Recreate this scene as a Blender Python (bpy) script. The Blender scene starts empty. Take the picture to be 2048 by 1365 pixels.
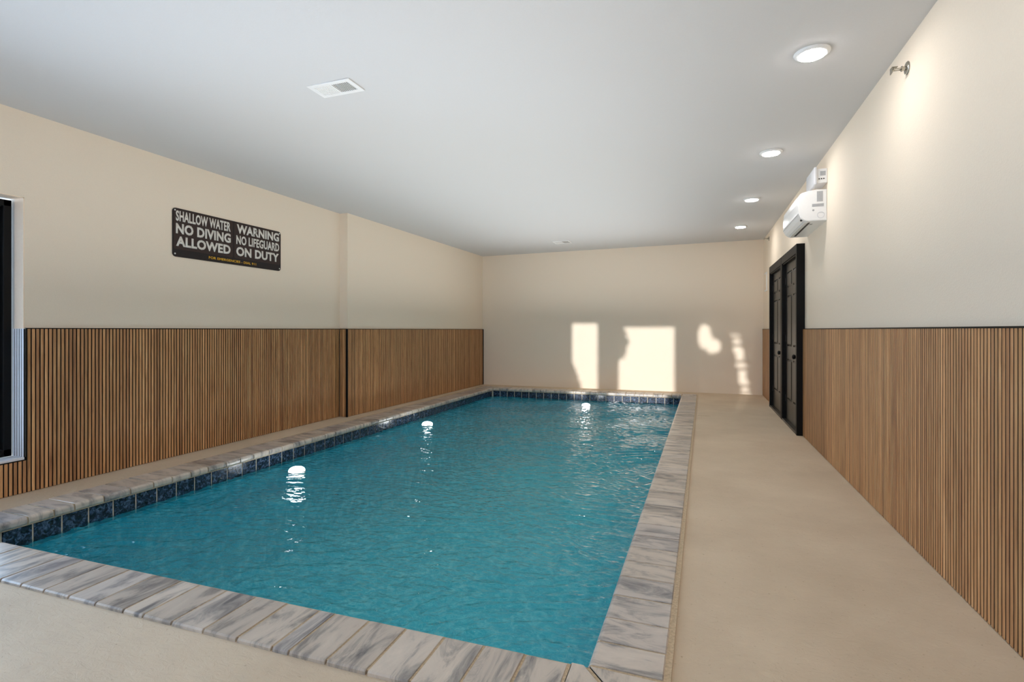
import bpy, bmesh, math, random
import numpy as np
from mathutils import Vector, Matrix

random.seed(7)
C = bpy.context.scene.collection
sc = bpy.context.scene

# ---------------------------------------------------------------- camera
YAW = math.atan(372 / 1040)
cam = bpy.data.cameras.new('camera')
camo = bpy.data.objects.new('camera', cam)
C.objects.link(camo)
camo.location = (0, 0, 1.213)
camo.rotation_euler = (math.pi / 2, 0, YAW)
cam.sensor_width = 36
cam.lens = 1040 / 2048 * 36
cam.shift_y = -22.5 / 2048
cam.clip_start = 0.02
sc.camera = camo

# ---------------------------------------------------------------- light and exposure
LAMP = 104.0          # ceiling downlights
POOL_LAMP = 36.0
SKY = 9.5
SUN = 3.0
sc.view_settings.view_transform = 'Standard'
sc.view_settings.look = 'None'
sc.view_settings.gamma = 1
sc.view_settings.use_curve_mapping = False
sc.view_settings.exposure = 0.0
sc.cycles.max_bounces = 14
sc.cycles.diffuse_bounces = 8
sc.cycles.glossy_bounces = 4
sc.cycles.transmission_bounces = 8
sc.cycles.transparent_max_bounces = 8
sc.cycles.sample_clamp_indirect = 6
sc.cycles.use_denoising = True
sc.cycles.caustics_reflective = True

w = bpy.data.worlds.new('sky')
sc.world = w
w.use_nodes = True
bg = w.node_tree.nodes['Background']
bg.inputs[0].default_value = (0.52, 0.72, 1.0, 1)
bg.inputs[1].default_value = SKY

sun = bpy.data.lights.new('sun', 'SUN')
sun.energy = SUN
sun.angle = math.radians(0.5)
sun.color = (1.0, 0.98, 0.96)
suno = bpy.data.objects.new('sun', sun)
C.objects.link(suno)
SDX, SDZ = 0.15, -0.066      # sun travels along (SDX, 1, SDZ)
sd = Vector((SDX, 1, SDZ)).normalized()
suno.rotation_euler = (-sd).to_track_quat('Z', 'Y').to_euler()
suno.location = (-3, -8, 4)


# added upward-facing fill light, no fixture of the room, evens the brightness
fl = bpy.data.lights.new('added_fill', 'AREA')
fl.shape = 'RECTANGLE'
fl.size, fl.size_y = 3.6, 8.6
fl.energy = 96
fl.color = (1.0, 0.985, 0.97)
flo = bpy.data.objects.new('added_fill', fl)
flo.location = (-1.85, 5.5, 1.5)
flo.rotation_euler = (math.pi, 0, 0)
C.objects.link(flo)


def portal(name, loc, rot, sx, sy):
    l = bpy.data.lights.new(name, 'AREA')
    l.shape = 'RECTANGLE'
    l.size, l.size_y = sx, sy
    l.cycles.is_portal = True
    o = bpy.data.objects.new(name, l)
    o.location, o.rotation_euler = loc, rot
    C.objects.link(o)


# ---------------------------------------------------------------- node helpers
def mat(name):
    m = bpy.data.materials.new(name)
    m.use_nodes = True
    return m, m.node_tree, m.node_tree.nodes['Principled BSDF']


def plain(name, col, rough=0.5, metal=0.0, bump=0, bscale=50, emit=None, var=0.04, coat=0):
    m, t, p = mat(name)
    p.inputs['Roughness'].default_value = rough
    p.inputs['Metallic'].default_value = metal
    if coat:
        p.inputs['Coat Weight'].default_value = coat
    tc = t.nodes.new('ShaderNodeTexCoord')
    n = t.nodes.new('ShaderNodeTexNoise')
    n.inputs['Scale'].default_value = bscale
    n.inputs['Detail'].default_value = 4
    t.links.new(tc.outputs['Object'], n.inputs['Vector'])
    r = t.nodes.new('ShaderNodeValToRGB')
    r.color_ramp.elements[0].position, r.color_ramp.elements[1].position = 0.3, 0.7
    r.color_ramp.elements[0].color = tuple(c * (1 - var) for c in col) + (1,)
    r.color_ramp.elements[1].color = tuple(min(1, c * (1 + var)) for c in col) + (1,)
    t.links.new(n.outputs['Fac'], r.inputs['Fac'])
    t.links.new(r.outputs['Color'], p.inputs['Base Color'])
    if bump:
        b = t.nodes.new('ShaderNodeBump')
        b.inputs['Strength'].default_value = bump
        b.inputs['Distance'].default_value = 0.004
        t.links.new(n.outputs['Fac'], b.inputs['Height'])
        t.links.new(b.outputs['Normal'], p.inputs['Normal'])
    if emit:
        p.inputs['Emission Color'].default_value = emit[0] + (1,)
        p.inputs['Emission Strength'].default_value = emit[1]
    return m


def S(r, g, b):
    f = lambda c: ((c / 255 + 0.055) / 1.055) ** 2.4 if c > 10 else c / 255 / 12.92
    return (f(r), f(g), f(b))


def N(t, kind, **kw):
    n = t.nodes.new(kind)
    for k, v in kw.items():
        if hasattr(n, k) and not k[0].isupper():
            setattr(n, k, v)
        else:
            n.inputs[k].default_value = v
    return n


def ramp(t, stops):
    r = t.nodes.new('ShaderNodeValToRGB')
    e = r.color_ramp.elements
    while len(e) < len(stops):
        e.new(0.5)
    for el, (p, c) in zip(e, stops):
        el.position = p
        el.color = tuple(c) + (1,)
    return r


M = {}
M['wall'] = plain('beige_paint', S(240, 225, 205), 0.75, bump=0.25, bscale=140, var=0.015)
M['ceiling'] = plain('ceiling_paint', S(208, 207, 207), 0.85, bump=0.1, bscale=120, var=0.01)
M['black'] = plain('black_paint', (0.004, 0.004, 0.0042), 0.5)
M['black'].node_tree.nodes['Principled BSDF'].inputs['Specular IOR Level'].default_value = 0.2
M['doorleaf'] = plain('door_paint', (0.022, 0.021, 0.019), 0.36)
M['backing'] = plain('black_felt', (0.010, 0.009, 0.009), 0.9)
M['white'] = plain('white_plastic', S(238, 238, 238), 0.3, var=0.01)
M['whitepaint'] = plain('white_trim_paint', S(232, 232, 230), 0.45, var=0.01)
M['grey'] = plain('grey_sticker', S(168, 170, 173), 0.5)
M['darkgrey'] = plain('dark_slot', (0.02, 0.02, 0.022), 0.5)
M['chrome'] = plain('nickel', (0.45, 0.43, 0.38), 0.25, metal=1.0)
M['grout'] = plain('tan_grout', S(188, 168, 140), 0.9, bump=0.5, bscale=90, var=0.18)
M['lightgrout'] = plain('cream_grout', S(226, 214, 196), 0.8, bump=0.2, bscale=80, var=0.06)
M['signplate'] = plain('sign_dark_brown', S(26, 15, 13), 0.7, var=0.1)
M['signpanel'] = plain('sign_brown', S(50, 33, 28), 0.7, var=0.1)
M['signtext'] = plain('sign_letter_white', S(226, 222, 214), 0.5)
M['signyellow'] = plain('sign_letter_yellow', S(232, 178, 40), 0.5)
M['screw'] = plain('screw_white', S(225, 225, 220), 0.3, metal=0.3)
M['lens'] = plain('lamp_lens', (1, 1, 1), 0.4, emit=((1.0, 0.965, 0.93), LAMP))
M['poollens'] = plain('pool_lamp_lens', (1, 1, 1), 0.4, emit=((0.93, 0.98, 1.0), POOL_LAMP))
M['leaf'] = plain('leaf', S(50, 75, 38), 0.7, bscale=6, var=0.4)
M['sky_tint'] = plain('painted_sky_tint', S(222, 224, 230), 0.45, var=0.03)  # pale blue of the sky light painted into jamb slats and sill
M['cream'] = plain('cream_reveal_paint', S(250, 226, 200), 0.6, var=0.02)
M['clear'] = plain('clear_cover', S(215, 217, 222), 0.15, var=0.01)


def wood():
    m, t, p = mat('slat_wood')
    tc = N(t, 'ShaderNodeTexCoord')
    oi = N(t, 'ShaderNodeObjectInfo')
    ge = N(t, 'ShaderNodeNewGeometry')
    add = N(t, 'ShaderNodeMath', operation='ADD')
    t.links.new(oi.outputs['Random'], add.inputs[0])
    t.links.new(ge.outputs['Random Per Island'], add.inputs[1])
    fr = N(t, 'ShaderNodeMath', operation='FRACT')
    t.links.new(add.outputs[0], fr.inputs[0])
    off = N(t, 'ShaderNodeMath', operation='MULTIPLY')
    off.inputs[1].default_value = 97.0
    t.links.new(fr.outputs[0], off.inputs[0])
    mp = N(t, 'ShaderNodeMapping')
    mp.inputs['Scale'].default_value = (60, 60, 3.0)
    t.links.new(tc.outputs['Object'], mp.inputs['Vector'])
    va = N(t, 'ShaderNodeVectorMath', operation='ADD')
    t.links.new(mp.outputs[0], va.inputs[0])
    t.links.new(off.outputs[0], va.inputs[1])
    n = N(t, 'ShaderNodeTexNoise', Scale=1.0, Detail=6.0, Roughness=0.6, Distortion=0.6)
    t.links.new(va.outputs[0], n.inputs['Vector'])
    g = ramp(t, [(0.25, S(162, 116, 80)), (0.5, S(220, 172, 124)), (0.78, S(250, 210, 164))])
    t.links.new(n.outputs['Fac'], g.inputs['Fac'])
    v = ramp(t, [(0.0, S(190, 178, 168)), (0.3, S(236, 222, 205)), (0.55, S(212, 205, 192)), (0.8, S(255, 246, 232)), (1.0, S(200, 184, 172))])
    t.links.new(fr.outputs[0], v.inputs['Fac'])
    mx = N(t, 'ShaderNodeMix', data_type='RGBA', blend_type='MULTIPLY')
    mx.inputs[0].default_value = 1.0
    t.links.new(g.outputs[0], mx.inputs[6])
    t.links.new(v.outputs[0], mx.inputs[7])
    t.links.new(mx.outputs[2], p.inputs['Base Color'])
    p.inputs['Roughness'].default_value = 0.5
    b = N(t, 'ShaderNodeBump', Strength=0.25, Distance=0.001)
    t.links.new(n.outputs['Fac'], b.inputs['Height'])
    t.links.new(b.outputs[0], p.inputs['Normal'])
    return m


def marble():
    m, t, p = mat('grey_marble_coping')
    tc = N(t, 'ShaderNodeTexCoord')
    oi = N(t, 'ShaderNodeObjectInfo')
    off = N(t, 'ShaderNodeMath', operation='MULTIPLY')
    off.inputs[1].default_value = 61.0
    t.links.new(oi.outputs['Random'], off.inputs[0])
    mp = N(t, 'ShaderNodeMapping')
    mp.inputs['Scale'].default_value = (22, 6.0, 8)   # veins run along the stone (local y)
    mp.inputs['Rotation'].default_value = (0, 0, 0.25)
    t.links.new(tc.outputs['Object'], mp.inputs['Vector'])
    va = N(t, 'ShaderNodeVectorMath', operation='ADD')
    t.links.new(mp.outputs[0], va.inputs[0])
    t.links.new(off.outputs[0], va.inputs[1])
    n = N(t, 'ShaderNodeTexNoise', Scale=0.55, Detail=7.0, Roughness=0.65, Distortion=0.8)
    t.links.new(va.outputs[0], n.inputs['Vector'])
    g = ramp(t, [(0.30, S(104, 104, 108)), (0.42, S(160, 156, 152)), (0.52, S(200, 192, 183)), (0.75, S(216, 207, 196))])
    t.links.new(n.outputs['Fac'], g.inputs['Fac'])
    v = ramp(t, [(0.0, S(232, 232, 236)), (0.5, S(255, 250, 244)), (1.0, S(225, 220, 216))])
    t.links.new(oi.outputs['Random'], v.inputs['Fac'])
    mx = N(t, 'ShaderNodeMix', data_type='RGBA', blend_type='MULTIPLY')
    mx.inputs[0].default_value = 1.0
    t.links.new(g.outputs[0], mx.inputs[6])
    t.links.new(v.outputs[0], mx.inputs[7])
    t.links.new(mx.outputs[2], p.inputs['Base Color'])
    p.inputs['Roughness'].default_value = 0.3
    b = N(t, 'ShaderNodeBump', Strength=0.2, Distance=0.002)
    t.links.new(n.outputs['Fac'], b.inputs['Height'])
    t.links.new(b.outputs[0], p.inputs['Normal'])
    return m


def bluetile():
    m, t, p = mat('blue_glazed_tile')
    tc = N(t, 'ShaderNodeTexCoord')
    oi = N(t, 'ShaderNodeObjectInfo')
    off = N(t, 'ShaderNodeMath', operation='MULTIPLY')
    off.inputs[1].default_value = 43.0
    t.links.new(oi.outputs['Random'], off.inputs[0])
    va = N(t, 'ShaderNodeVectorMath', operation='ADD')
    t.links.new(tc.outputs['Object'], va.inputs[0])
    t.links.new(off.outputs[0], va.inputs[1])
    n = N(t, 'ShaderNodeTexNoise', Scale=38.0, Detail=5.0, Roughness=0.65, Distortion=1.0)
    t.links.new(va.outputs[0], n.inputs['Vector'])
    g = ramp(t, [(0.38, S(10, 13, 22)), (0.5, S(30, 42, 62)), (0.60, S(78, 100, 132)), (0.8, S(136, 152, 176))])
    t.links.new(n.outputs['Fac'], g.inputs['Fac'])
    t.links.new(g.outputs[0], p.inputs['Base Color'])
    p.inputs['Roughness'].default_value = 0.18
    b = N(t, 'ShaderNodeBump', Strength=0.2, Distance=0.002)
    t.links.new(n.outputs['Fac'], b.inputs['Height'])
    t.links.new(b.outputs[0], p.inputs['Normal'])
    return m


def deck():
    m, t, p = mat('tan_deck_coating')
    tc = N(t, 'ShaderNodeTexCoord')
    n = N(t, 'ShaderNodeTexNoise', Scale=1.3, Detail=6.0, Roughness=0.6)
    t.links.new(tc.outputs['Object'], n.inputs['Vector'])
    g = ramp(t, [(0.3, S(198, 179, 154)), (0.7, S(216, 198, 173))])
    t.links.new(n.outputs['Fac'], g.inputs['Fac'])
    n2 = N(t, 'ShaderNodeTexNoise', Scale=60.0, Detail=3.0, Roughness=0.5)
    t.links.new(tc.outputs['Object'], n2.inputs['Vector'])
    pit = ramp(t, [(0.24, (0.72, 0.68, 0.62)), (0.34, (1, 1, 1))])
    t.links.new(n2.outputs['Fac'], pit.inputs['Fac'])
    mx = N(t, 'ShaderNodeMix', data_type='RGBA', blend_type='MULTIPLY')
    mx.inputs[0].default_value = 1.0
    t.links.new(g.outputs[0], mx.inputs[6])
    t.links.new(pit.outputs[0], mx.inputs[7])
    t.links.new(mx.outputs[2], p.inputs['Base Color'])
    p.inputs['Roughness'].default_value = 0.7
    mp = N(t, 'ShaderNodeMapping')
    mp.inputs['Scale'].default_value = (9, 14, 9)
    t.links.new(tc.outputs['Object'], mp.inputs['Vector'])
    n3 = N(t, 'ShaderNodeTexNoise', Scale=2.0, Detail=8.0, Roughness=0.7, Distortion=0.8)
    t.links.new(mp.outputs[0], n3.inputs['Vector'])
    b = N(t, 'ShaderNodeBump', Strength=0.8, Distance=0.008)
    t.links.new(n3.outputs['Fac'], b.inputs['Height'])
    t.links.new(b.outputs[0], p.inputs['Normal'])
    return m


def plaster():
    m, t, p = mat('pool_plaster')
    tc = N(t, 'ShaderNodeTexCoord')
    n = N(t, 'ShaderNodeTexNoise', Scale=7.0, Detail=4.0, Roughness=0.55, Distortion=1.5)
    t.links.new(tc.outputs['Object'], n.inputs['Vector'])
    g = ramp(t, [(0.3, (0.02, 0.45, 0.61)), (0.5, (0.07, 0.68, 0.82)), (0.66, (0.30, 0.88, 0.94))])  # pale flecks painted in to imitate mottled light in the rippled water
    t.links.new(n.outputs['Fac'], g.inputs['Fac'])
    t.links.new(g.outputs[0], p.inputs['Base Color'])
    p.inputs['Roughness'].default_value = 0.8
    return m


def water():
    m, t, p = mat('pool_water')
    t.nodes.remove(p)
    out = t.nodes['Material Output']
    tc = N(t, 'ShaderNodeTexCoord')
    mp = N(t, 'ShaderNodeMapping')
    mp.inputs['Scale'].default_value = (1, 1.5, 1)
    t.links.new(tc.outputs['Object'], mp.inputs['Vector'])
    n = N(t, 'ShaderNodeTexNoise', Scale=13.0, Detail=1.5, Roughness=0.5)
    t.links.new(mp.outputs[0], n.inputs['Vector'])
    b = N(t, 'ShaderNodeBump', Strength=0.7, Distance=0.030)
    t.links.new(n.outputs['Fac'], b.inputs['Height'])
    fz = N(t, 'ShaderNodeFresnel', IOR=1.33)
    gl = N(t, 'ShaderNodeBsdfGlossy', Roughness=0.03)
    rf = N(t, 'ShaderNodeBsdfRefraction', IOR=1.33, Roughness=0.0)
    rf.inputs['Color'].default_value = (0.90, 1.0, 1.0, 1)
    tr = N(t, 'ShaderNodeBsdfTransparent')
    tr.inputs['Color'].default_value = (0.90, 1.0, 1.0, 1)
    for s in (fz, gl, rf):
        t.links.new(b.outputs[0], s.inputs['Normal'])
    m1 = N(t, 'ShaderNodeMixShader')
    m1.inputs[0].default_value = 0.45
    t.links.new(rf.outputs[0], m1.inputs[1])
    t.links.new(tr.outputs[0], m1.inputs[2])
    m2 = N(t, 'ShaderNodeMixShader')
    t.links.new(fz.outputs[0], m2.inputs[0])
    t.links.new(m1.outputs[0], m2.inputs[1])
    t.links.new(gl.outputs[0], m2.inputs[2])
    t.links.new(m2.outputs[0], out.inputs['Surface'])
    return m


def glass():
    m, t, p = mat('window_glass')
    t.nodes.remove(p)
    out = t.nodes['Material Output']
    fz = N(t, 'ShaderNodeFresnel', IOR=1.5)
    gl = N(t, 'ShaderNodeBsdfGlossy', Roughness=0.0)
    tr = N(t, 'ShaderNodeBsdfTransparent')
    tr.inputs['Color'].default_value = (0.93, 0.96, 0.97, 1)
    mx = N(t, 'ShaderNodeMixShader')
    t.links.new(fz.outputs[0], mx.inputs[0])
    t.links.new(tr.outputs[0], mx.inputs[1])
    t.links.new(gl.outputs[0], mx.inputs[2])
    t.links.new(mx.outputs[0], out.inputs['Surface'])
    return m


M['wood'], M['marble'], M['tile'], M['deck'] = wood(), marble(), bluetile(), deck()
M['plaster'], M['water'], M['glass'] = plaster(), water(), glass()


# ---------------------------------------------------------------- mesh helpers
def obj(name, bm, m, parent=None, loc=None, smooth=False):
    if isinstance(bm, bpy.types.Mesh):
        me = bm
    else:
        bmesh.ops.recalc_face_normals(bm, faces=bm.faces)
        me = bpy.data.meshes.new(name)
        bm.to_mesh(me)
        bm.free()
        if smooth:
            for p in me.polygons:
                p.use_smooth = True
        if m is not None:
            me.materials.append(m)
    o = bpy.data.objects.new(name, me)
    C.objects.link(o)
    if loc is not None:
        o.location = loc
    if parent is not None:
        o.parent = parent
    return o


def box(bm, x0, x1, y0, y1, z0, z1, bev=0.0):
    vs = [bm.verts.new(p) for p in ((x0, y0, z0), (x1, y0, z0), (x1, y1, z0), (x0, y1, z0),
                                    (x0, y0, z1), (x1, y0, z1), (x1, y1, z1), (x0, y1, z1))]
    fs = [bm.faces.new([vs[i] for i in f]) for f in ((0, 3, 2, 1), (4, 5, 6, 7), (0, 1, 5, 4), (1, 2, 6, 5), (2, 3, 7, 6), (3, 0, 4, 7))]
    if bev:
        es = list({e for f in fs for e in f.edges})
        bmesh.ops.bevel(bm, geom=es, offset=bev, segments=2, affect='EDGES', profile=0.5)
    return bm


def B(*a, **k):
    return box(bmesh.new(), *a, **k)


def prism(bm, pts, z0, z1):
    """closed footprint pts (x,y) or (x,y,ztop) extruded"""
    lo = [bm.verts.new((p[0], p[1], z0)) for p in pts]
    hi = [bm.verts.new((p[0], p[1], p[2] if len(p) > 2 else z1)) for p in pts]
    n = len(pts)
    bm.faces.new(lo[::-1])
    bm.faces.new(hi)
    for i in range(n):
        bm.faces.new((lo[i], lo[(i + 1) % n], hi[(i + 1) % n], hi[i]))
    return bm


def lathe(bm, prof, seg=32, origin=(0, 0, 0), axis='Z', cap0=True, cap1=True):
    """prof: list of (radius, height)"""
    rings = []
    ox, oy, oz = origin
    for r, h in prof:
        ring = []
        for i in range(seg):
            a = 2 * math.pi * i / seg
            u, v = r * math.cos(a), r * math.sin(a)
            p = {'Z': (u, v, h), 'X': (h, u, v), 'Y': (u, h, v)}[axis]
            ring.append(bm.verts.new((p[0] + ox, p[1] + oy, p[2] + oz)))
        rings.append(ring)
    for a, b in zip(rings, rings[1:]):
        for i in range(seg):
            bm.faces.new((a[i], a[(i + 1) % seg], b[(i + 1) % seg], b[i]))
    if cap0:
        bm.faces.new(rings[0])
    if cap1:
        bm.faces.new(rings[-1])
    return bm


def tag(o, label, cat=None, group=None, kind=None):
    o['label'] = label
    if cat:
        o['category'] = cat
    if group:
        o['group'] = group
    if kind:
        o['kind'] = kind
    return o


def empty(name, loc, label, cat, group=None, kind=None):
    o = bpy.data.objects.new(name, None)
    o.empty_display_size = 0.1
    o.location = loc
    C.objects.link(o)
    return tag(o, label, cat, group, kind)


def child(name, bm, m, parent, **k):
    """mesh given in world coordinates, parented to an unrotated empty"""
    o = obj(name, bm, m, parent, **k)
    o.location = Vector(o.location) - Vector(parent.location)
    return o


# ---------------------------------------------------------------- room dimensions
XR_F, XR = 1.125, 1.147            # right: slat face, wall face
XL_F, XL = -4.705, -4.727          # left near section
YB, YF = -2.4, 10.65
YBUMP = 6.03
def xlf(y): return -4.578 + (y - YBUMP) * 0.021      # slat face of the left far section
def zc(x): return 2.84 + (x + 4.72) * 0.0085         # the ceiling rises slightly to the right
WZ = 1.222                                           # top of the wainscot

# ---------------------------------------------------------------- floor (deck), ceiling, walls
NL, NR, FR, FL = Vector((-4.035, 1.800)), Vector((-0.372, 1.838)), Vector((-0.284, 9.945)), Vector((-3.965, 9.93))
def lerp(a, b, t): return a + (b - a) * t
CD = 0.275
OL = [Vector((-4.325, 1.530)), Vector((-0.090, 1.562)), Vector((-0.008, 10.22)), Vector((-4.36, 10.22))]  # outer footprint incl. bed
bm = bmesh.new()
R0 = [(-5.1, YB - 0.2), (1.5, YB - 0.2), (1.5, YF + 0.2), (-5.1, YF + 0.2)]
for i in range(4):
    a, b = R0[i], R0[(i + 1) % 4]
    c, d = OL[(i + 1) % 4], OL[i]
    top = [bm.verts.new((p[0], p[1], 0)) for p in (a, b, c, d)]
    bot = [bm.verts.new((p[0], p[1], -0.25)) for p in (a, b, c, d)]
    bm.faces.new(top)
    bm.faces.new(bot[::-1])
    bm.faces.new((top[2], top[3], bot[3], bot[2]))
bmesh.ops.remove_doubles(bm, verts=bm.verts, dist=1e-5)
floor = tag(obj('floor', bm, M['deck']), 'tan textured pool deck around the pool', 'floor', kind='structure')
fc = obj('floor_crack', B(-0.005, 0.165, 7.80, 7.812, -0.002, 0.0015), M['grout'], floor)

bm = bmesh.new()
vs = [(-5.1, YB - .2), (1.5, YB - .2), (1.5, YF + .2), (-5.1, YF + .2)]
prism(bm, [(x, y, zc(x) + 0.2) for x, y in vs], 0, 0)
for v in bm.verts:
    if v.co.z == 0:
        v.co.z = zc(v.co.x)
ceiling = tag(obj('ceiling', bm, M['ceiling']), 'smooth white painted ceiling', 'ceiling', kind='structure')

WY0, WY1, WZ0, WZ1 = 0.60, 2.425, 0.254, 2.200       # left window
bm = bmesh.new()
XO = -4.98
for y0, y1, z0, z1 in ((YB, WY0, -.02, 2.9), (WY1, YBUMP + .3, -.02, 2.9), (WY0, WY1, -.02, WZ0), (WY0, WY1, WZ1, 2.9)):
    box(bm, XO, XL, y0, y1, z0, z1)
prism(bm, [(XO, YBUMP + .02), (xlf(YBUMP) - .022, YBUMP + .02), (xlf(YF) - .022, YF + .05), (XO, YF + .05)], -.02, 2.9)
wl = tag(obj('wall_left', bm, M['wall']), 'beige left wall above and behind the wood slats', 'wall', kind='structure')
wr = tag(obj('wall_right', B(XR, XR + .2, YB, YF + .1, -.02, 2.95), M['wall']), 'beige right wall with black doors', 'wall', kind='structure')
wf = tag(obj('wall_far', B(-4.98, XR + .2, YF, YF + .2, -.02, 2.95), M['wall']), 'beige end wall with sunlight patches', 'wall', kind='structure')

# back wall behind the camera: three low-sun windows and a sliding glass door
OPEN = [(-4.46, -3.90, 0.70, 2.215), (-3.50, -2.395, 0.58, 2.135), (-1.98, -0.98, 0.70, 2.30)]
bm = bmesh.new()
xs = -6.3  # runs past the room corner, added to keep sun off the left window
for x0, x1, z0, z1 in OPEN:
    box(bm, xs, x0, YB - .2, YB, -.02, 2.95)
    box(bm, x0, x1, YB - .2, YB, z1, 2.95)
    box(bm, x0, x1, YB - .2, YB, -.02, z0)
    xs = x1
box(bm, xs, XR + .2, YB - .2, YB, -.02, 2.95)
wb = tag(obj('wall_back', bm, M['wall']), 'beige wall behind the camera with windows', 'wall', kind='structure')
for i, (x0, x1, z0, z1) in enumerate(OPEN):
    portal('window_portal', ((x0 + x1) / 2, YB - .1, (z0 + z1) / 2), (math.pi / 2, 0, math.pi), x1 - x0, z1 - z0)
portal('window_portal', (XO + 0.05, (WY0 + WY1) / 2, (WZ0 + WZ1) / 2), (math.pi / 2, 0, -math.pi / 2), WY1 - WY0, WZ1 - WZ0)


# left window: black frame, glass, reveal
win = empty('window_1', (-4.86, 1.5, WZ0), 'black framed window at the left edge above the slats', 'window', kind='structure')
bm = bmesh.new()
FX0, FX1 = -4.93, -4.835
fw = 0.05
box(bm, FX0, FX1, WY1 - .022 - fw, WY1 - .022, WZ0 + .02, WZ1 - .02, bev=.004)
box(bm, FX0, FX1, WY0, WY0 + fw, WZ0 + .02, WZ1 - .02, bev=.004)
box(bm, FX0, FX1, WY0, WY1 - .022, WZ1 - .02 - fw, WZ1 - .02, bev=.004)
box(bm, FX0, FX1, WY0, WY1 - .022, WZ0 + .015, WZ0 + .02 + fw, bev=.004)
child('window_frame', bm, M['black'], win)
bm = bmesh.new()
box(bm, -4.90, -4.87, WY1 - .022 - fw - .035, WY1 - .022 - fw, WZ0 + .07, WZ1 - .07, bev=.004)
box(bm, -4.90, -4.87, WY0 + fw, WY0 + fw + .035, WZ0 + .07, WZ1 - .07, bev=.004)
box(bm, -4.90, -4.87, WY0 + fw, WY1 - .07, WZ1 - .105, WZ1 - .07, bev=.004)
box(bm, -4.90, -4.87, WY0 + fw, WY1 - .07, WZ0 + .07, WZ0 + .105, bev=.004)
child('window_sash', bm, M['black'], win)
child('window_pane', B(-4.888, -4.884, WY0 + .08, WY1 - .1, WZ0 + .1, WZ1 - .1), M['glass'], win)
child('window_reveal', B(-4.835, XL - .001, WY1 - .006, WY1 + .004, WZ + .0, WZ1 + .002), M['cream'], win)
child('window_reveal', B(-4.835, XL - .001, WY0, WY1, WZ1 - .006, WZ1 + .004), M['cream'], win)
child('window_sill', B(-4.84, XL_F + .004, WY0, WY1 - .012, WZ0 - .004, WZ0 + .014, bev=.003), M['sky_tint'], win)

# ---------------------------------------------------------------- slat wainscots
PITCH, SW = 0.0275, 0.0196


def dark_sides(bm, rot=0.0):
    # the black felt wraps the narrow edges of the slats
    bm.normal_update()
    d = Vector((-math.sin(rot), math.cos(rot), 0))
    for f in bm.faces:
        if abs(f.normal.dot(d)) > .9:
            f.material_index = 1


def slat_mesh(h, t=0.014):
    bm = box(bmesh.new(), -t / 2, t / 2, -SW / 2, SW / 2, 0, h, bev=0)
    es = [e for e in bm.edges if abs(e.verts[0].co.z - e.verts[1].co.z) > h / 2]
    bmesh.ops.bevel(bm, geom=es, offset=0.0015, segments=1, affect='EDGES')
    bmesh.ops.recalc_face_normals(bm, faces=bm.faces)
    me = bpy.data.meshes.new('slat')
    dark_sides(bm)
    bm.to_mesh(me)
    bm.free()
    me.materials.append(M['wood'])
    me.materials.append(M['backing'])
    return me


_sm = {}


def slats(root, pts, rot, z0, z1, single=True, m=None):
    """pts: slat centres (x, y) of the slat body"""
    key = (round(z0, 3), round(z1, 3))
    h = z1 - z0
    if single:
        if key not in _sm:
            _sm[key] = slat_mesh(h)
        for x, y in pts:
            if m is None:
                me_ = _sm[key]
            else:
                me_ = slat_mesh(h)
                me_.materials[0] = m
            o = obj('slat', me_, None, root)
            o.location = Vector((x, y, z0)) - Vector(root.location)
            o.rotation_euler = (0, 0, rot)
    else:
        bm = bmesh.new()
        for x, y in pts:
            n0 = len(bm.verts)
            box(bm, -.007, .007, -SW / 2, SW / 2, z0, z1)
            bm.verts.ensure_lookup_table()
            nv = [bm.verts[i] for i in range(n0, len(bm.verts))]
            bmesh.ops.rotate(bm, verts=nv, matrix=Matrix.Rotation(rot, 3, 'Z'))
            bmesh.ops.translate(bm, verts=nv, vec=(x, y, 0))
        bmesh.ops.recalc_face_normals(bm, faces=bm.faces)
        dark_sides(bm, rot)
        o = child('slats', bm, M['wood'], root)
        o.data.materials.append(M['backing'])
        o['kind'] = 'stuff'


FZ = 0.004
# left near
wn = empty('slat_wainscot', (XL, 3.5, 0), 'brown wood slat wainscot on left wall between the window and the wall step', 'wainscot')
bk = bmesh.new()
box(bk, XL, XL_F - .013, WY1 + .0, YBUMP, 0, WZ)
box(bk, XL, XL_F - .013, YB + .02, WY1, 0, WZ0 - .008)
child('backing_board', bk, M['backing'], wn)
n = int((YBUMP - .01 - WY1) / PITCH)
slats(wn, [(XL_F - .007, WY1 + .018 + PITCH * i) for i in range(n)], 0, FZ, WZ - .003)
slats(wn, [(XL_F - .007, WY1 - .0095 - PITCH * i) for i in range(34)], 0, FZ, WZ0 - .01)
cp = bmesh.new()
box(cp, XL, XL_F + .002, WY1, YBUMP, WZ - .002, WZ + .005)
box(cp, XL, XL_F + .003, WY1 - .002, WY1 + .006, WZ0 - .01, WZ)
box(cp, XL, XL_F + .003, YB + .02, WY1, WZ0 - .012, WZ0 - .004)
child('edge_trim', cp, M['black'], wn)
# window jamb slats (facing the camera)
wj = empty('slat_wainscot', (-4.78, WY1, WZ0), 'narrow wood slatted lining of the window jamb, sky light painted on in pale blue', 'wainscot')
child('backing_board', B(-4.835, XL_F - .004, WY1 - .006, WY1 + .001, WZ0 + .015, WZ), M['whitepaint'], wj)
slats(wj, [(-4.824 + PITCH * i, WY1 - .011) for i in range(5)], math.pi / 2, WZ0 + .015, WZ - .002, m=M['sky_tint'])
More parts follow.
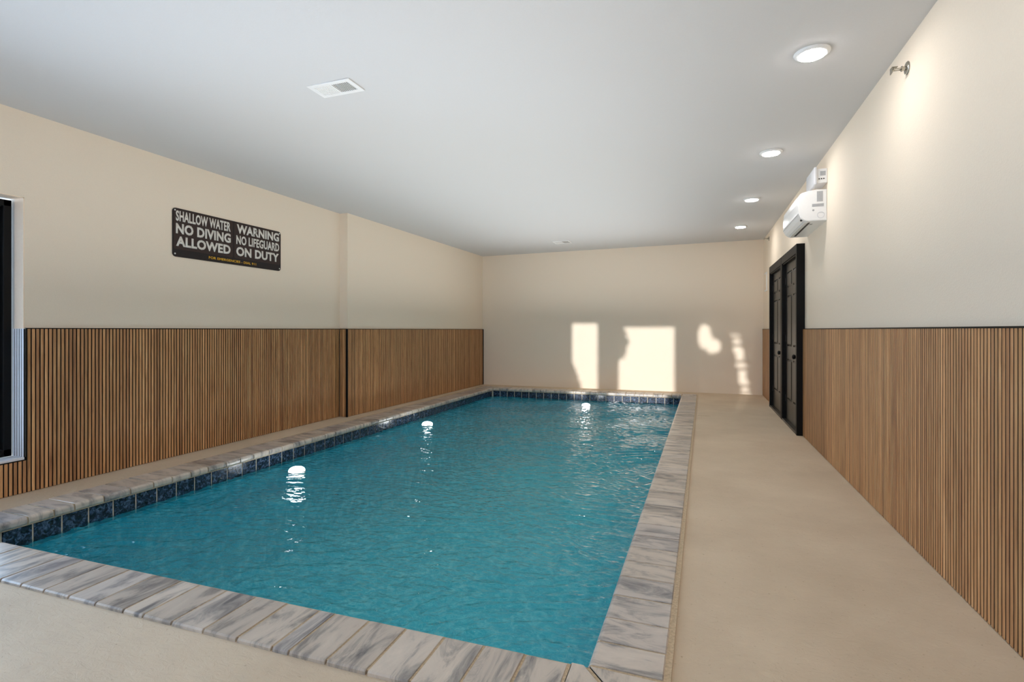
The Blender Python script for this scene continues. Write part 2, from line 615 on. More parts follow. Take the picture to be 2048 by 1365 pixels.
# return face of the step
wt = empty('slat_wainscot', (-4.64, YBUMP, 0), 'narrow grey brown slat wainscot on the face of the wall step', 'wainscot')
child('backing_board', B(XL_F, xlf(YBUMP) - .012, YBUMP - .003, YBUMP + .02, 0, WZ), M['backing'], wt)
slats(wt, [(XL_F + .014 + .0255 * i, YBUMP - .010) for i in range(4)], math.pi / 2, FZ, WZ - .003)
child('edge_trim', B(XL_F, xlf(YBUMP) + .002, YBUMP - .018, YBUMP, WZ - .002, WZ + .005), M['black'], wt)
child('corner_trim', B(xlf(YBUMP) - .016, xlf(YBUMP) + .002, YBUMP - .018, YBUMP + .004, 0, WZ + .005), M['black'], wt)
# left far section
ang = -math.atan(0.021)
wlf = empty('slat_wainscot', (xlf(8) - .02, 8.3, 0), 'brown wood slat wainscot on left wall beyond the step', 'wainscot')
bk = bmesh.new()
prism(bk, [(xlf(YBUMP) - .022, YBUMP), (xlf(YBUMP) - .013, YBUMP), (xlf(YF) - .013, YF - .002), (xlf(YF) - .022, YF - .002)], 0, WZ)
child('backing_board', bk, M['backing'], wlf)
ys = [YBUMP + .018 + PITCH * i for i in range(int((YF - .03 - YBUMP) / PITCH))]
slats(wlf, [(xlf(y) - .007, y) for y in ys if y < 7.3], ang, FZ, WZ - .003)
slats(wlf, [(xlf(y) - .007, y) for y in ys if y >= 7.3], ang, FZ, WZ - .003, single=False)
cp = bmesh.new()
prism(cp, [(xlf(YBUMP) - .022, YBUMP), (xlf(YBUMP) + .002, YBUMP), (xlf(YF) + .002, YF - .002), (xlf(YF) - .022, YF - .002)], WZ - .002, WZ + .005)
prism(cp, [(xlf(YF) - .022, YF - .012), (xlf(YF) + .003, YF - .012), (xlf(YF) + .003, YF - .001), (xlf(YF) - .022, YF - .001)], 0, WZ)
child('edge_trim', cp, M['black'], wlf)
# right near and right far
wrn = empty('slat_wainscot', (XR, 4.4, 0), 'light brown wood slat wainscot on right wall nearer than the doors', 'wainscot')
child('backing_board', B(XR_F + .013, XR, YB + .02, 6.70, 0, WZ), M['backing'], wrn)
ys = [6.688 - PITCH * i for i in range(int((6.688 - YB - .03) / PITCH))]
slats(wrn, [(XR_F + .007, y) for y in ys if 2.2 < y < 5.6], 0, FZ, WZ - .003)
slats(wrn, [(XR_F + .007, y) for y in ys if y >= 5.6 or y <= 2.2], 0, FZ, WZ - .003, single=False)
child('edge_trim', B(XR_F - .002, XR, YB + .02, 6.70, WZ - .002, WZ + .005), M['black'], wrn)
wrf = empty('slat_wainscot', (XR, 9.9, 0), 'short wood slat wainscot between the far black door and end wall', 'wainscot')
child('backing_board', B(XR_F + .013, XR, 9.14, YF - .002, 0, WZ), M['backing'], wrf)
slats(wrf, [(XR_F + .007, 9.155 + PITCH * i) for i in range(54)], 0, FZ, WZ - .003, single=False)
child('edge_trim', B(XR_F - .002, XR, 9.14, YF - .002, WZ - .002, WZ + .005), M['black'], wrf)

# ---------------------------------------------------------------- doors
def door(n, y0, y1, label):
    r = empty('door_%d' % n, (1.10, (y0 + y1) / 2, 0), label, 'door', kind='structure')
    XF = 1.062
    cw, zt = 0.062, 2.20
    bm = bmesh.new()
    box(bm, XF, XR + .01, y0, y0 + cw, 0, zt, bev=.003)
    box(bm, XF, XR + .01, y1 - cw, y1, 0, zt, bev=.003)
    box(bm, XF, XR + .01, y0 + cw, y1 - cw, zt - .105, zt, bev=.003)
    child('door_casing', bm, M['black'], r)
    bm = bmesh.new()
    box(bm, XF + .012, XR, y0 + cw, y0 + cw + .016, .03, zt - .105)
    box(bm, XF + .012, XR, y1 - cw - .016, y1 - cw, .03, zt - .105)
    box(bm, XF + .012, XR, y0 + cw, y1 - cw, zt - .121, zt - .105)
    child('door_jamb', bm, M['black'], r)
    child('threshold', B(XF + .002, XR, y0 + cw, y1 - cw, 0, .028, bev=.004), M['doorleaf'], r)
    a, b = y0 + cw + .019, y1 - cw - .019
    XD = 1.112
    zb, ztp = .032, zt - .124
    st = 0.115
    mid = (a + b) / 2
    cols = [(a + st, mid - .05), (mid + .05, b - st)]
    rows = [(.30, .83), (1.00, 1.66), (1.77, 1.97)]
    # leaf: stiles and rails around recessed fields
    bm = bmesh.new()
    box(bm, XD + .010, XD + .034, a, b, zb, ztp)
    for c0, c1 in ((a, cols[0][0]), (cols[0][1], cols[1][0]), (cols[1][1], b)):
        box(bm, XD, XD + .011, c0, c1, zb, ztp)
    zz = [zb] + [z for rr in rows for z in rr] + [ztp]
    for c0, c1 in cols:
        for k in range(0, len(zz), 2):
            box(bm, XD, XD + .011, c0, c1, zz[k], zz[k + 1])
    leaf = child('door_leaf', bm, M['doorleaf'], r)
    for c0, c1 in cols:
        for z0, z1 in rows:
            bm = bmesh.new()
            g = .004
            o_ = [(c0 + g, z0 + g), (c1 - g, z0 + g), (c1 - g, z1 - g), (c0 + g, z1 - g)]
            h = .030
            i_ = [(c0 + h, z0 + h), (c1 - h, z0 + h), (c1 - h, z1 - h), (c0 + h, z1 - h)]
            vo = [bm.verts.new((XD + .010, y, z)) for y, z in o_]
            vi = [bm.verts.new((XD - .006, y, z)) for y, z in i_]
            bm.faces.new(vi)
            bm.faces.new(vo[::-1])
            for k in range(4):
                bm.faces.new((vo[k], vo[(k + 1) % 4], vi[(k + 1) % 4], vi[k]))
            p = obj('door_panel', bm, M['doorleaf'], leaf)
    # knob
    ky, kz = a + .065, .895
    bm = bmesh.new()
    lathe(bm, [(.030, 0), (.031, -.006), (.026, -.010), (.011, -.014), (.010, -.034), (.022, -.040), (.029, -.052), (.028, -.064), (.018, -.072), (.004, -.075)], 20, (XD, ky, kz), 'X')
    obj('door_knob', bm, M['black'], leaf, smooth=True)
    for hz in (.3, 1.1, 1.86):
        bm = bmesh.new()
        lathe(bm, [(.007, -.045), (.007, .045)], 10, (XD - .006, b + .008, hz), 'Z')
        obj('hinge', bm, M['darkgrey'], leaf)
    return r


door(1, 6.70, 7.875, 'black six panel door nearer the camera in the right wall')
door(2, 7.885, 9.13, 'black six panel door nearer the end wall')

# ---------------------------------------------------------------- pool
pool = empty('swimming_pool', (-2.2, 5.9, -0.15), 'rectangular indoor pool with grey stone coping and blue waterline tiles', 'pool')
PL = Vector(pool.location)
TO = 0.035      # tile face set back behind the nosing
T = [NL + Vector((-TO, -TO)), NR + Vector((TO, -TO)), FR + Vector((TO, TO)), FL + Vector((-TO, TO))]   # tile face rectangle
# basin
bm = bmesh.new()
zs = [-0.20, -1.30]
e = .002
BT = [T[0] + Vector((-e, -e)), T[1] + Vector((e, -e)), T[2] + Vector((e, e)), T[3] + Vector((-e, e))]
r1 = [bm.verts.new((p.x, p.y, -0.195)) for p in BT]
r2 = [bm.verts.new((p.x, p.y, -1.18)) for p in BT]
cen = sum(BT, Vector((0, 0))) / 4
r3 = [bm.verts.new((p.x + (cen.x - p.x) * .06, p.y + (cen.y - p.y) * .03, -1.30)) for p in BT]
for a, b in ((r1, r2), (r2, r3)):
    for i in range(4):
        bm.faces.new((a[i], a[(i + 1) % 4], b[(i + 1) % 4], b[i]))
bm.faces.new(r3)
me_o = child('basin', bm, M['plaster'], pool)
# tile bed (cream grout) ring, with a small lip above the tiles
bm = bmesh.new()
for i in range(4):
    a, b = T[i], T[(i + 1) % 4]
    d = (b - a).normalized()
    nrm = Vector((d.y, -d.x))       # outwards
    pts = [a + nrm * .003 - d * .05, b + nrm * .003 + d * .05, b + nrm * .06 + d * .05, a + nrm * .06 - d * .05]
    prism(bm, pts, -0.205, -0.030)
child('tile_grout', bm, M['lightgrout'], pool)


def tile_mesh(w, h=0.147):
    bm = box(bmesh.new(), -w / 2, w / 2, -.006, .003, -h / 2, h / 2)
    es = [ed for ed in bm.edges if all(v.co.y > 0 for v in ed.verts)]
    bmesh.ops.bevel(bm, geom=es, offset=.002, segments=1, affect='EDGES')
    bmesh.ops.recalc_face_normals(bm, faces=bm.faces)
    me = bpy.data.meshes.new('waterline_tile')
    bm.to_mesh(me)
    bm.free()
    me.materials.append(M['tile'])
    return me


def tile_row(a, b, first, pitch, zc_, single=True):
    d = (b - a)
    L = d.length
    d = d.normalized()
    nin = Vector((-d.y, d.x))
    me = tile_mesh(pitch - .010)
    s = first
    k = math.atan2(d.y, d.x)
    bm = bmesh.new()
    while s < L - .01:
        s1 = min(s + pitch, L + .0)
        c = a + d * ((max(s, 0) + s1) / 2)
        wdt = s1 - max(s, 0) - .010
        if wdt > .02:
            if single:
                o = obj('waterline_tile', me, None, pool)
                o.location = Vector((c.x, c.y, zc_)) - PL
                o.rotation_euler = (0, 0, k)
                o.scale = (wdt / (pitch - .010), 1, 1)
            else:
                n0 = len(bm.verts)
                box(bm, -wdt / 2, wdt / 2, -.006, .003, -.0735, .0735)
                bm.verts.ensure_lookup_table()
                nv = [bm.verts[i] for i in range(n0, len(bm.verts))]
                bmesh.ops.rotate(bm, verts=nv, matrix=Matrix.Rotation(k, 3, 'Z'))
                bmesh.ops.translate(bm, verts=nv, vec=(c.x, c.y, zc_))
        s += pitch
    if single:
        bm.free()
    else:
        o = child('waterline_tiles', bm, M['tile'], pool)
        o['kind'] = 'stuff'


TZ = -0.118
# right-hand normal: the row's inward side must be local +y (left of direction)
tile_row(T[0], T[1], .02, .155, TZ, single=False)            # near, +X
tile_row(T[1], T[2], .02, .160, TZ, single=False)            # right, +Y
# far: direction -X, left side is -Y
tile_row(T[2], T[3], .020, .1545, TZ)
# left: direction -Y, inward is +X ; joints measured from the near end at Y=1.968+.165k
LL = (T[0] - T[3]).length
tile_row(T[3], T[0], -(.1635 - (LL - (1.968 - T[0].y)) % .1635), .1635, TZ)


def nose_profile(L):
    # (u, z): u=0 at the nosing tip, grows outwards
    pts = []
    r = .022
    top, bot = .017, -.033
    for i in range(6):
        a = math.pi / 2 * i / 5
        pts.append((r - r * math.cos(a) * 1.0, top - r + r * math.sin(a)))
    pts = [(.006, bot), (.0, bot + .010)] + pts
    pts += [(L - .006, top), (L, top - .006), (L, bot)]
    return pts


def stone_mesh(L, wdt=0.16):
    bm = bmesh.new()
    pr = nose_profile(L)
    a = [bm.verts.new((-wdt / 2 + .002, -u, z)) for u, z in pr]
    a0 = [bm.verts.new((-wdt / 2, -u if 0 < i < len(pr) - 1 else -u, z - .002 if z > 0 else z)) for i, (u, z) in enumerate(pr)]
    b = [bm.verts.new((wdt / 2 - .002, -u, z)) for u, z in pr]
    b0 = [bm.verts.new((wdt / 2, -u, z - .002 if z > 0 else z)) for u, z in pr]
    n = len(pr)
    for p, q in ((a0, a), (a, b), (b, b0)):
        for i in range(n):
            bm.faces.new((p[i], p[(i + 1) % n], q[(i + 1) % n], q[i]))
    bm.faces.new(a0)
    bm.faces.new(b0[::-1])
    bmesh.ops.recalc_face_normals(bm, faces=bm.faces)
    me = bpy.data.meshes.new('coping_stone')
    bm.to_mesh(me)
    bm.free()
    me.materials.append(M['marble'])
    return me


def coping_row(a, b, joints, L, zoff=0.0, rnd=True):
    """a->b along the nosing (pool on the left of the direction); joints: positions along"""
    d = (b - a).normalized()
    k = math.atan2(d.y, d.x)
    me = stone_mesh(L)
    for s0, s1 in zip(joints, joints[1:]):
        c = a + d * ((s0 + s1) / 2)
        o = obj('coping_stone', me, None, pool)
        o.location = Vector((c.x, c.y, zoff + (random.uniform(-.0012, .0012) if rnd else 0))) - PL
        o.rotation_euler = (0, 0, k)
        o.scale = ((s1 - s0 - .010) / .16, 1, 1)


def even(L, p, start=0.0):
    n = max(1, round((L - start) / p))
    q = (L - start) / n
    j = [start + q * i for i in range(n + 1)]
    return [j[0]] + [x + random.uniform(-.006, .006) for x in j[1:-1]] + [j[-1]]


# near coping, joints measured in the photograph (X values)
nx = [-4.035, -3.86, -3.69, -3.509, -3.327, -3.155, -3.003, -2.837, -2.667, -2.491, -2.316, -2.198, -2.034, -1.862, -1.689, -1.517, -1.438, -1.270, -1.098, -0.928, -0.761, -0.598, -0.435]
coping_row(NL, NR, [x + 4.035 for x in nx], .287)
# right coping
ry = [1.843, 1.998, 2.174, 2.371, 2.565, 2.744, 2.932, 3.110, 3.30]
while ry[-1] < 9.8:
    ry.append(ry[-1] + random.uniform(.165, .195))
ry[-1] = FR.y
coping_row(NR, FR, [y - NR.y for y in ry], .262)
# far coping
LF = (FR - FL).length
coping_row(FR, FL, even(LF, .170), CD - .01)
# left coping
ly = [1.80, 1.92, 2.090, 2.233, 2.352, 2.539, 2.724, 2.90]
while ly[-1] < 9.75:
    ly.append(ly[-1] + random.uniform(.15, .19))
ly[-1] = FL.y
LLc = (NL - FL).length
jl = sorted([LLc * (FL.y - y) / (FL.y - NL.y) for y in ly])
coping_row(FL, NL, jl, .30)


def corner(pts):
    c = sum((Vector(p) for p in pts), Vector((0, 0))) / len(pts)
    bm = bmesh.new()
    prism(bm, [(p[0] - c.x, p[1] - c.y) for p in pts], -.033, .017)
    es = [ed for ed in bm.edges if all(v.co.z > 0 for v in ed.verts)]
    bmesh.ops.bevel(bm, geom=es, offset=.004, segments=2, affect='EDGES')
    o = obj('coping_stone', bm, M['marble'], pool)
    o.location = Vector((c.x, c.y, 0)) - PL


g = .007
corner([(-0.429, 1.835), (-0.383, 1.835), (-0.128, 1.550), (-0.428, 1.548)])
corner([(-0.369, 1.837), (-0.113, 1.832), (-0.113, 1.552)])
corner([(NL.x - g, NL.y - .005), (NL.x - g, NL.y - CD), (NL.x - .285, NL.y - CD)])
corner([(NL.x - .008, NL.y + .005), (NL.x - .295, NL.y + .005), (NL.x - .295, NL.y - CD + .01)])
corner([(FR.x + .01, FR.y + .004), (FR.x + .26, FR.y + .004), (FR.x + .26, FR.y + .265), (FR.x + .01, FR.y + .265)])
corner([(FL.x - .01, FL.y + .004), (FL.x - .01, FL.y + .262), (FL.x - .30, FL.y + .262), (FL.x - .30, FL.y + .004)])
# mortar bed under the stones (tan joints)
bm = bmesh.new()
q = .010
IN = [NL + Vector((-q, -q)), NR + Vector((q, -q)), FR + Vector((q, q)), FL + Vector((-q, q))]
for i in range(4):
    pts = [IN[i], OL[i], OL[(i + 1) % 4], IN[(i + 1) % 4]]
    prism(bm, [(p.x, p.y) for p in pts], -.040, .0130)
child('mortar_bed', bm, M['grout'], pool)

# ---------------------------------------------------------------- water surface
WL = -0.153
rs = np.random.RandomState(4)
nx_, ny_ = 380, 840
u, v = np.meshgrid(np.linspace(0, 1, nx_), np.linspace(0, 1, ny_))
a, b, c_, d_ = [np.array((p.x, p.y)) for p in (T[0] + Vector((.001, .001)), T[1] + Vector((-.001, .001)), T[2] + Vector((-.001, -.001)), T[3] + Vector((.001, -.001)))]
P = ((1 - u)[..., None] * (1 - v)[..., None] * a + u[..., None] * (1 - v)[..., None] * b
     + u[..., None] * v[..., None] * c_ + (1 - u)[..., None] * v[..., None] * d_)
X, Y = P[..., 0], P[..., 1]
H = np.zeros_like(X)
# domain warp keeps crests short and irregular
wx = sum(.10 * np.sin(rs.uniform(.8, 2.5) * X * 2 + rs.uniform(.8, 2.5) * Y * 2 + rs.uniform(0, 6)) for _ in range(5))
wy = sum(.10 * np.sin(rs.uniform(.8, 2.5) * X * 2 - rs.uniform(.8, 2.5) * Y * 2 + rs.uniform(0, 6)) for _ in range(5))
SL = 0.16
nw = 130
for i in range(nw):
    lam = math.exp(rs.uniform(math.log(.055), math.log(.26)))
    th = rs.normal(2.0, 0.62)
    kk = 2 * math.pi / lam
    slope = SL * math.sqrt(2.0 / nw)
    H += slope / kk * np.sin(kk * (math.cos(th) * (X + wx) + math.sin(th) * (Y + wy)) + rs.uniform(0, 6.28))
env = .8 + .35 * np.sin(1.3 * X + .9 * Y + 1) * np.sin(.8 * Y - .7 * X)
H *= env
Z = WL + H
verts = np.stack([X, Y, Z], -1).reshape(-1, 3)
idx = np.arange(nx_ * ny_).reshape(ny_, nx_)
f = np.stack([idx[:-1, :-1], idx[:-1, 1:], idx[1:, 1:], idx[1:, :-1]], -1).reshape(-1, 4)
me = bpy.data.meshes.new('water_surface')
me.vertices.add(len(verts))
me.vertices.foreach_set('co', verts.ravel())
me.loops.add(f.size)
me.loops.foreach_set('vertex_index', f.ravel())
me.polygons.add(len(f))
me.polygons.foreach_set('loop_start', np.arange(0, f.size, 4))
me.polygons.foreach_set('use_smooth', np.ones(len(f), bool))
me.update(calc_edges=True)
me.materials.append(M['water'])
wo = bpy.data.objects.new('water', me)
C.objects.link(wo)
tag(wo, 'rippled turquoise water filling the pool', 'water', kind='stuff')

# ---------------------------------------------------------------- pool lights glowing at the water surface
def pool_light(x, y, label):
    r = empty('pool_light', (x, y, WL), label, 'pool light', group='pool lights')
    bm = lathe(bmesh.new(), [(.060, -.045), (.074, -.035), (.080, -.012), (.080, .003), (.075, .007)], 32, (x, y, WL))
    child('lamp_body', bm, M['white'], r, smooth=True)
    bm = lathe(bmesh.new(), [(.074, .006), (.072, .018), (.064, .030), (.046, .040), (.026, .045), (.004, .046)], 32, (x, y, WL))
    child('lamp_lens', bm, M['poollens'], r, smooth=True)


pool_light(-3.64, 4.02, 'round white pool light glowing by the left tiles, nearest the camera')
pool_light(-3.66, 6.62, 'round white pool light glowing by the left tiles, beyond the wall step')
pool_light(-1.89, 9.22, 'round white pool light glowing below the end wall tiles')

# ---------------------------------------------------------------- ceiling downlights
def downlight(x, y, label, group='ceiling downlights along right wall'):
    z = zc(x)
    r = empty('downlight', (x, y, z), label, 'ceiling light', group)
    bm = lathe(bmesh.new(), [(.098, .002), (.100, -.003), (.097, -.010), (.080, -.017), (.076, -.017), (.074, -.012)], 40, (x, y, z), cap0=True, cap1=False)
    child('trim_ring', bm, M['white'], r, smooth=True)
    bm = lathe(bmesh.new(), [(.076, -.015), (.072, -.021), (.050, -.025), (.004, -.027)], 32, (x, y, z), cap0=False)
    child('lens', bm, M['lens'], r, smooth=True)


for y, l in ((3.56, 'round white ceiling light nearest the camera, largest in the picture'),
             (5.425, 'round white ceiling light before the air conditioner, second nearest'),
             (7.29, 'round white ceiling light third from the camera'),
             (9.155, 'round white ceiling light closest to the end wall')):
    downlight(.647, y, l)
for y, l in ((1.69, 'round white ceiling light just out of the frame ahead of the camera'), (-.18, 'round white ceiling light straight beside the camera'), (-1.9, 'round white ceiling light behind the camera by the back wall')):
    downlight(.647, y, l)

# ---------------------------------------------------------------- ceiling vents
def vent(x0, x1, y0, y1, label, nsl=9):
    xm = (x0 + x1) / 2
    z = zc(xm)
    r = empty('ceiling_vent', (xm, (y0 + y1) / 2, z), label, 'vent')
    bm = bmesh.new()
    bw = .032
    for a_ in ((x0, x0 + bw, y0, y1), (x1 - bw, x1, y0, y1), (x0 + bw, x1 - bw, y0, y0 + bw), (x0 + bw, x1 - bw, y1 - bw, y1), (xm - .006, xm + .006, y0 + bw, y1 - bw)):
        box(bm, a_[0], a_[1], a_[2], a_[3], z - .007, z - .0002, bev=.0015)
    child('vent_frame', bm, M['white'], r)
    # dark throat on the right half, closed white blades on the left half
    child('vent_throat', B(xm, x1 - bw + .002, y0 + bw - .002, y1 - bw + .002, z - .0012, z - .0002), M['darkgrey'], r)
    child('vent_blank', B(x0 + bw - .002, xm, y0 + bw - .002, y1 - bw + .002, z - .0035, z - .0002), M['white'], r)
    wx0, wx1 = xm + .008, x1 - bw
    for i in range(nsl):
        cx = wx0 + (wx1 - wx0) * (i + .5) / nsl
        for sgn, cc in ((1, cx), (-1, xm - (cx - xm))):
            bm = B(-.0022, .0022, y0 + bw, y1 - bw, -.0045, .0, bev=0)
            o = child('vent_slat', bm, M['white'], r, loc=(cc, 0, z - (.0012 if sgn > 0 else .0030)))


vent(-2.490, -2.152, 2.840, 3.020, 'white ceiling vent with open louvres, near the camera')
vent(-2.56, -2.235, 9.36, 9.66, 'small white ceiling vent far off by the end wall')

# ---------------------------------------------------------------- warning sign
sx = XL
sg = empty('warning_sign', (sx, 4.26, 2.15), 'brown warning sign with white lettering on the left wall', 'sign')
SY0, SY1, SZ0, SZ1 = 3.580, 4.945, 1.917, 2.386


def rounded(bm, y0, y1, z0, z1, rad, x0, x1, seg=6):
    pts = []
    for cy, cz, a0 in ((y1 - rad, z1 - rad, 0), (y0 + rad, z1 - rad, 90), (y0 + rad, z0 + rad, 180), (y1 - rad, z0 + rad, 270)):
        for i in range(seg + 1):
            t_ = math.radians(a0 + 90 * i / seg)
            pts.append((cy + rad * math.cos(t_), cz + rad * math.sin(t_)))
    A_ = [bm.verts.new((x0, y, z)) for y, z in pts]
    B_ = [bm.verts.new((x1, y, z)) for y, z in pts]
    bm.faces.new(A_)
    bm.faces.new(B_)
    for i in range(len(pts)):
        j = (i + 1) % len(pts)
        bm.faces.new((A_[i], A_[j], B_[j], B_[i]))
    return bm


child('sign_plate', rounded(bmesh.new(), SY0, SY1, SZ0, SZ1, .035, sx, sx + .008), M['signplate'], sg)
child('sign_field', rounded(bmesh.new(), SY0 + .010, 4.262, 1.990, SZ1 - .010, .02, sx + .008, sx + .009), M['signpanel'], sg)
child('sign_field', rounded(bmesh.new(), 4.280, SY1 - .010, 1.990, SZ1 - .010, .02, sx + .008, sx + .009), M['signpanel'], sg)
for y, z in ((3.604, 2.364), (3.604, 1.945), (4.924, 1.945), (4.924, 2.364)):
    child('screw', lathe(bmesh.new(), [(.008, 0), (.007, .002), (.002, .003)], 12, (sx + .009, y, z), 'X'), M['screw'], sg)


def lettering(name, s, y0, y1, z0, z1, m, bold=.03, label=None):
    cu = bpy.data.curves.new('text', 'FONT')
    cu.body = s
    cu.size = 1
    cu.offset = bold
    cu.resolution_u = 3
    cu.space_character = 1.04
    to = bpy.data.objects.new('text', cu)
    C.objects.link(to)
    dg = bpy.context.evaluated_depsgraph_get()
    me = bpy.data.meshes.new_from_object(to.evaluated_get(dg))
    bpy.data.objects.remove(to)
    bpy.data.curves.remove(cu)
    co = np.empty(len(me.vertices) * 3)
    me.vertices.foreach_get('co', co)
    co = co.reshape(-1, 3)
    mn, mx_ = co.min(0), co.max(0)
    # reading direction on this wall: from near (small Y) to far (large Y)
    out = np.empty_like(co)
    out[:, 0] = sx + .0095
    out[:, 1] = y0 + (co[:, 0] - mn[0]) / (mx_[0] - mn[0]) * (y1 - y0)
    out[:, 2] = z0 + (co[:, 1] - mn[1]) / (mx_[1] - mn[1]) * (z1 - z0)
    bm = bmesh.new()
    me.vertices.foreach_set('co', out.ravel())
    bm.from_mesh(me)
    r_ = bmesh.ops.extrude_face_region(bm, geom=bm.faces[:])
    bmesh.ops.translate(bm, verts=[g_ for g_ in r_['geom'] if isinstance(g_, bmesh.types.BMVert)], vec=(.001, 0, 0))
    bpy.data.meshes.remove(me)
    o = child(name, bm, m, sg)
    if label:
        o['label'] = label


for s, y0, y1, z0, z1 in (('SHALLOW WATER', 3.612, 4.232, 2.262, 2.364), ('NO DIVING', 3.612, 4.234, 2.140, 2.242), ('ALLOWED', 3.614, 4.232, 2.019, 2.118),
                          ('WARNING', 4.312, 4.916, 2.263, 2.364), ('NO LIFEGUARD', 4.306, 4.918, 2.144, 2.243), ('ON DUTY', 4.306, 4.912, 2.018, 2.120)):
    lettering('lettering', s, y0, y1, z0, z1, M['signtext'], .04 if len(s) < 10 else .032, 'white lettering ' + s)
lettering('lettering', 'FOR EMERGENCIES - DIAL 911', 3.969, 4.574, 1.942, 1.968, M['signyellow'], .02, 'yellow lettering FOR EMERGENCIES - DIAL 911')

# ---------------------------------------------------------------- wall air conditioner
ay0, ay1 = 5.62, 6.58
ac = empty('air_conditioner', (XR, 6.1, 2.25), 'white wall mounted air conditioner above the near black door', 'air conditioner')
prof = [(XR, 2.545), (1.06, 2.545), (.99, 2.538), (.935, 2.522), (.918, 2.508), (.908, 2.44), (.907, 2.35), (.912, 2.315), (.928, 2.280), (.955, 2.258), (.985, 2.250), (XR, 2.250)]
bm = bmesh.new()
n_ = len(prof)
A_ = [bm.verts.new((x, ay0, z)) for x, z in prof]
B_ = [bm.verts.new((x, ay1, z)) for x, z in prof]
bm.faces.new(A_)
bm.faces.new(B_)
for i in range(n_):
    j = (i + 1) % n_
    bm.faces.new((A_[i], A_[j], B_[j], B_[i]))
es = [e_ for e_ in bm.edges if abs(e_.verts[0].co.y - e_.verts[1].co.y) < 1e-6]
bmesh.ops.bevel(bm, geom=es, offset=.006, segments=2, affect='EDGES')
child('housing', bm, M['white'], ac)
child('air_outlet', B(1.000, 1.022, ay0 + .09, ay1 - .09, 2.2485, 2.2505), M['darkgrey'], ac)
child('louvre', B(.962, .998, ay0 + .05, ay1 - .05, 2.244, 2.2515, bev=.002), M['whitepaint'], ac)
child('latch', B(.930, .946, ay0 + .035, ay0 + .06, 2.262, 2.276), M['darkgrey'], ac)
child('status_light_window', B(1.03, 1.055, ay0 + .15, ay0 + .2, 2.2488, 2.2505), M['grey'], ac)
st_ = child('sticker', B(1.062, 1.112, ay0 - .0016, ay0 - .0002, 2.430, 2.528), M['grey'], ac)
st_['label'] = 'tall grey sticker'
st_ = child('sticker', B(1.022, 1.120, ay0 - .0016, ay0 - .0002, 2.384, 2.410), M['grey'], ac)
st_['label'] = 'narrow grey sticker strip'
child('knockout', lathe(bmesh.new(), [(.009, 0), (.009, -.002)], 16, (1.032, ay0, 2.350), 'Y'), M['grey'], ac)
bm = bmesh.new()
lathe(bm, [(.031, -.0012), (.031, -.0025), (.027, -.0025), (.027, -.0012)], 28, (1.095, ay0, 2.302), 'Y', cap0=False, cap1=False)
child('knockout_ring', bm, M['clear'], ac)
bm = bmesh.new()
box(bm, .9, .904, ay0 + .02, ay1 - .02, 2.318, 2.321)
child('front_panel_seam', B(.9055, .9085, ay0 + .01, ay1 - .01, 2.325, 2.3285), M['grey'], ac)
bm.free()

# ---------------------------------------------------------------- emergency light box above it
em = empty('emergency_light', (XR, 5.75, 2.67), 'small white emergency light box just below the ceiling', 'emergency light')
child('housing', B(1.055, XR, 5.60, 5.84, 2.60, 2.735, bev=.006), M['white'], em)
child('clear_cover', B(1.035, 1.056, 5.585, 5.98, 2.585, 2.75, bev=.005), M['clear'], em)
for k_ in range(3):
    child('terminal', B(1.072 + .019 * k_, 1.083 + .019 * k_, 5.5975, 5.6005, 2.634, 2.644), M['darkgrey'], em)
child('indicator_plate', B(1.085, 1.13, 5.598, 5.6005, 2.668, 2.71), M['grey'], em)

# ---------------------------------------------------------------- sprinklers
def sprinkler(y, z, label):
    r = empty('sprinkler_head', (XR, y, z), label, 'sprinkler', group='sidewall sprinklers')
    bm = lathe(bmesh.new(), [(.038, 0), (.039, -.003), (.034, -.008), (.022, -.012)], 28, (XR, y, z), 'X')
    child('escutcheon', bm, M['chrome'], r, smooth=True)
    bm = lathe(bmesh.new(), [(.012, -.008), (.012, -.024), (.016, -.025), (.016, -.031), (.009, -.034)], 14, (XR, y, z), 'X')
    child('fitting', bm, M['chrome'], r)
    bm = bmesh.new()
    for s_ in (-1, 1):
        n0 = len(bm.verts)
        box(bm, XR - .070, XR - .028, y + s_ * .012 - .002, y + s_ * .012 + .002, z - .003, z + .003)
    box(bm, XR - .074, XR - .066, y - .016, y + .016, z - .005, z + .005, bev=.001)
    child('frame_arm', bm, M['chrome'], r)
    bm = bmesh.new()
    box(bm, XR - .082, XR - .078, y - .018, y + .018, z - .022, z + .012, bev=.001)
    box(bm, XR - .082, XR - .052, y - .018, y + .018, z + .010, z + .013)
    child('deflector', bm, M['chrome'], r)


sprinkler(3.62, 2.735, 'chrome sidewall sprinkler high on right wall near the camera')
sprinkler(9.86, 2.775, 'small chrome sidewall sprinkler by the far corner of the right wall')

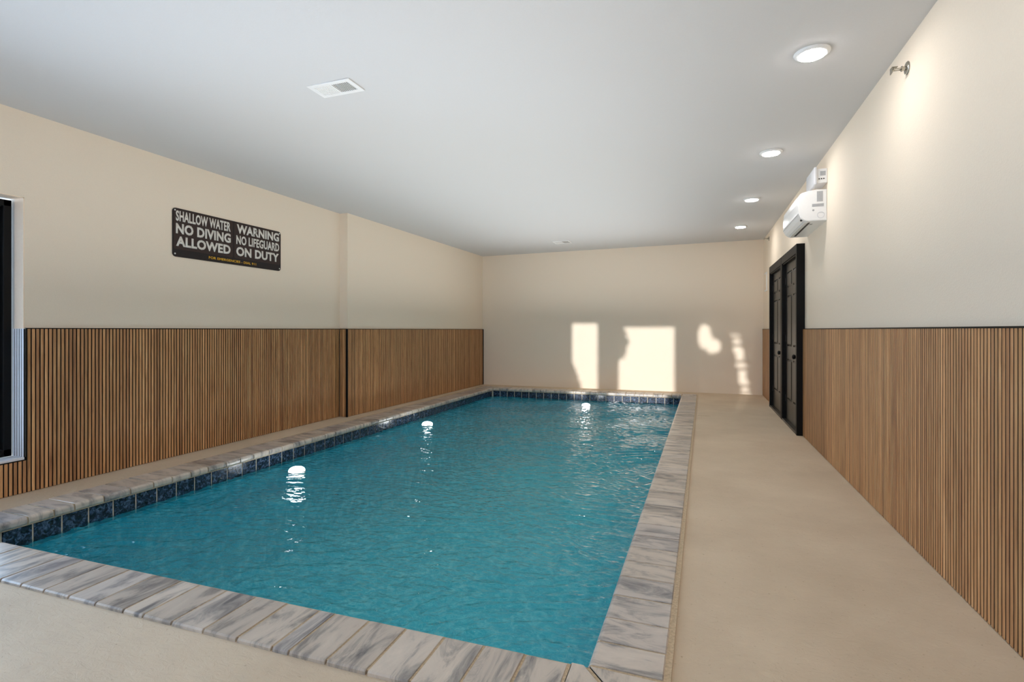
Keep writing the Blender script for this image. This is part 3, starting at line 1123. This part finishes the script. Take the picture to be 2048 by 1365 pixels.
# ---------------------------------------------------------------- wall panel near the far corner
pn = empty('wall_panel', (XR, 10.28, 2.07), 'flat beige access panel between the far door and end wall', 'access panel')
child('panel_frame', B(XR - .012, XR, 10.13, 10.45, 1.90, 2.235, bev=.002), M['whitepaint'], pn)
child('panel_door', B(XR - .016, XR - .010, 10.16, 10.42, 1.93, 2.205, bev=.001), M['wall'], pn)

# ---------------------------------------------------------------- unseen leaf screen added outside, cut to shape the sun patches
def lit(x, z):
    """which points of the end wall the added leaf screen leaves open to the sun"""
    if -2.60 < x < -1.95:
        return x > -2.49 + max(0, .62 - z) ** 1.0 * .34
    if -1.60 < x < -.40:
        if x < -1.557 + .14 * max(0, min(1, (z - .55) / .35)):
            return False
        return not ((x + 1.50) ** 2 / .03 + (z - .95) ** 2 / .12 < 1)
    if -.02 < x < .40:
        return (((x - .12) / .13) ** 2 + ((z - 1.08) / .24) ** 2 < 1) or (((x - .25) / .15) ** 2 + ((z - .90) / .14) ** 2 < 1)
    if .55 < x < 1.0:
        c0 = .64 + (1.13 - z) * .16
        return c0 - .05 < x < c0 + .10 and z < 1.14 and (z % .15) > .025
    return False


YS = YB - .45
DYs = YF - YS
sh = empty('sun_mask', (-2.8, YS, -.26), 'unseen leaf screen added outside the back windows to shape the sun patches', 'sun_mask')
bm = bmesh.new()
step = .045
for ix in range(int(4.2 / step)):
    for iz in range(int(1.8 / step)):
        x = -4.75 + ix * step
        z = .60 + iz * step
        xw, zw = x + SDX * DYs, z + SDZ * DYs
        if z > 2.35 or lit(xw, zw):
            continue
        for jx in (-1, 0, 1):
            pass
        if any(o0 - .1 < x < o1 + .2 for o0, o1, _, _ in OPEN[:3]):
            r_ = step * .62
            m4 = Matrix.Translation((x + random.uniform(-.006, .006), YS + random.uniform(-.03, .03), z + random.uniform(-.006, .006))) @ Matrix.Rotation(random.uniform(0, 3), 4, 'Y')
            bmesh.ops.create_cone(bm, cap_ends=True, segments=6, radius1=r_ * 1.15, radius2=r_ * .5, depth=.02, matrix=m4 @ Matrix.Rotation(math.pi / 2, 4, 'X'))
lf = child('mask_leaves', bm, M['leaf'], sh)
lf['kind'] = 'stuff'
child('mask_stem', lathe(bmesh.new(), [(.05, -.26), (.03, 1.2)], 10, (-2.2, YS - .05, 0)), M['leaf'], sh)
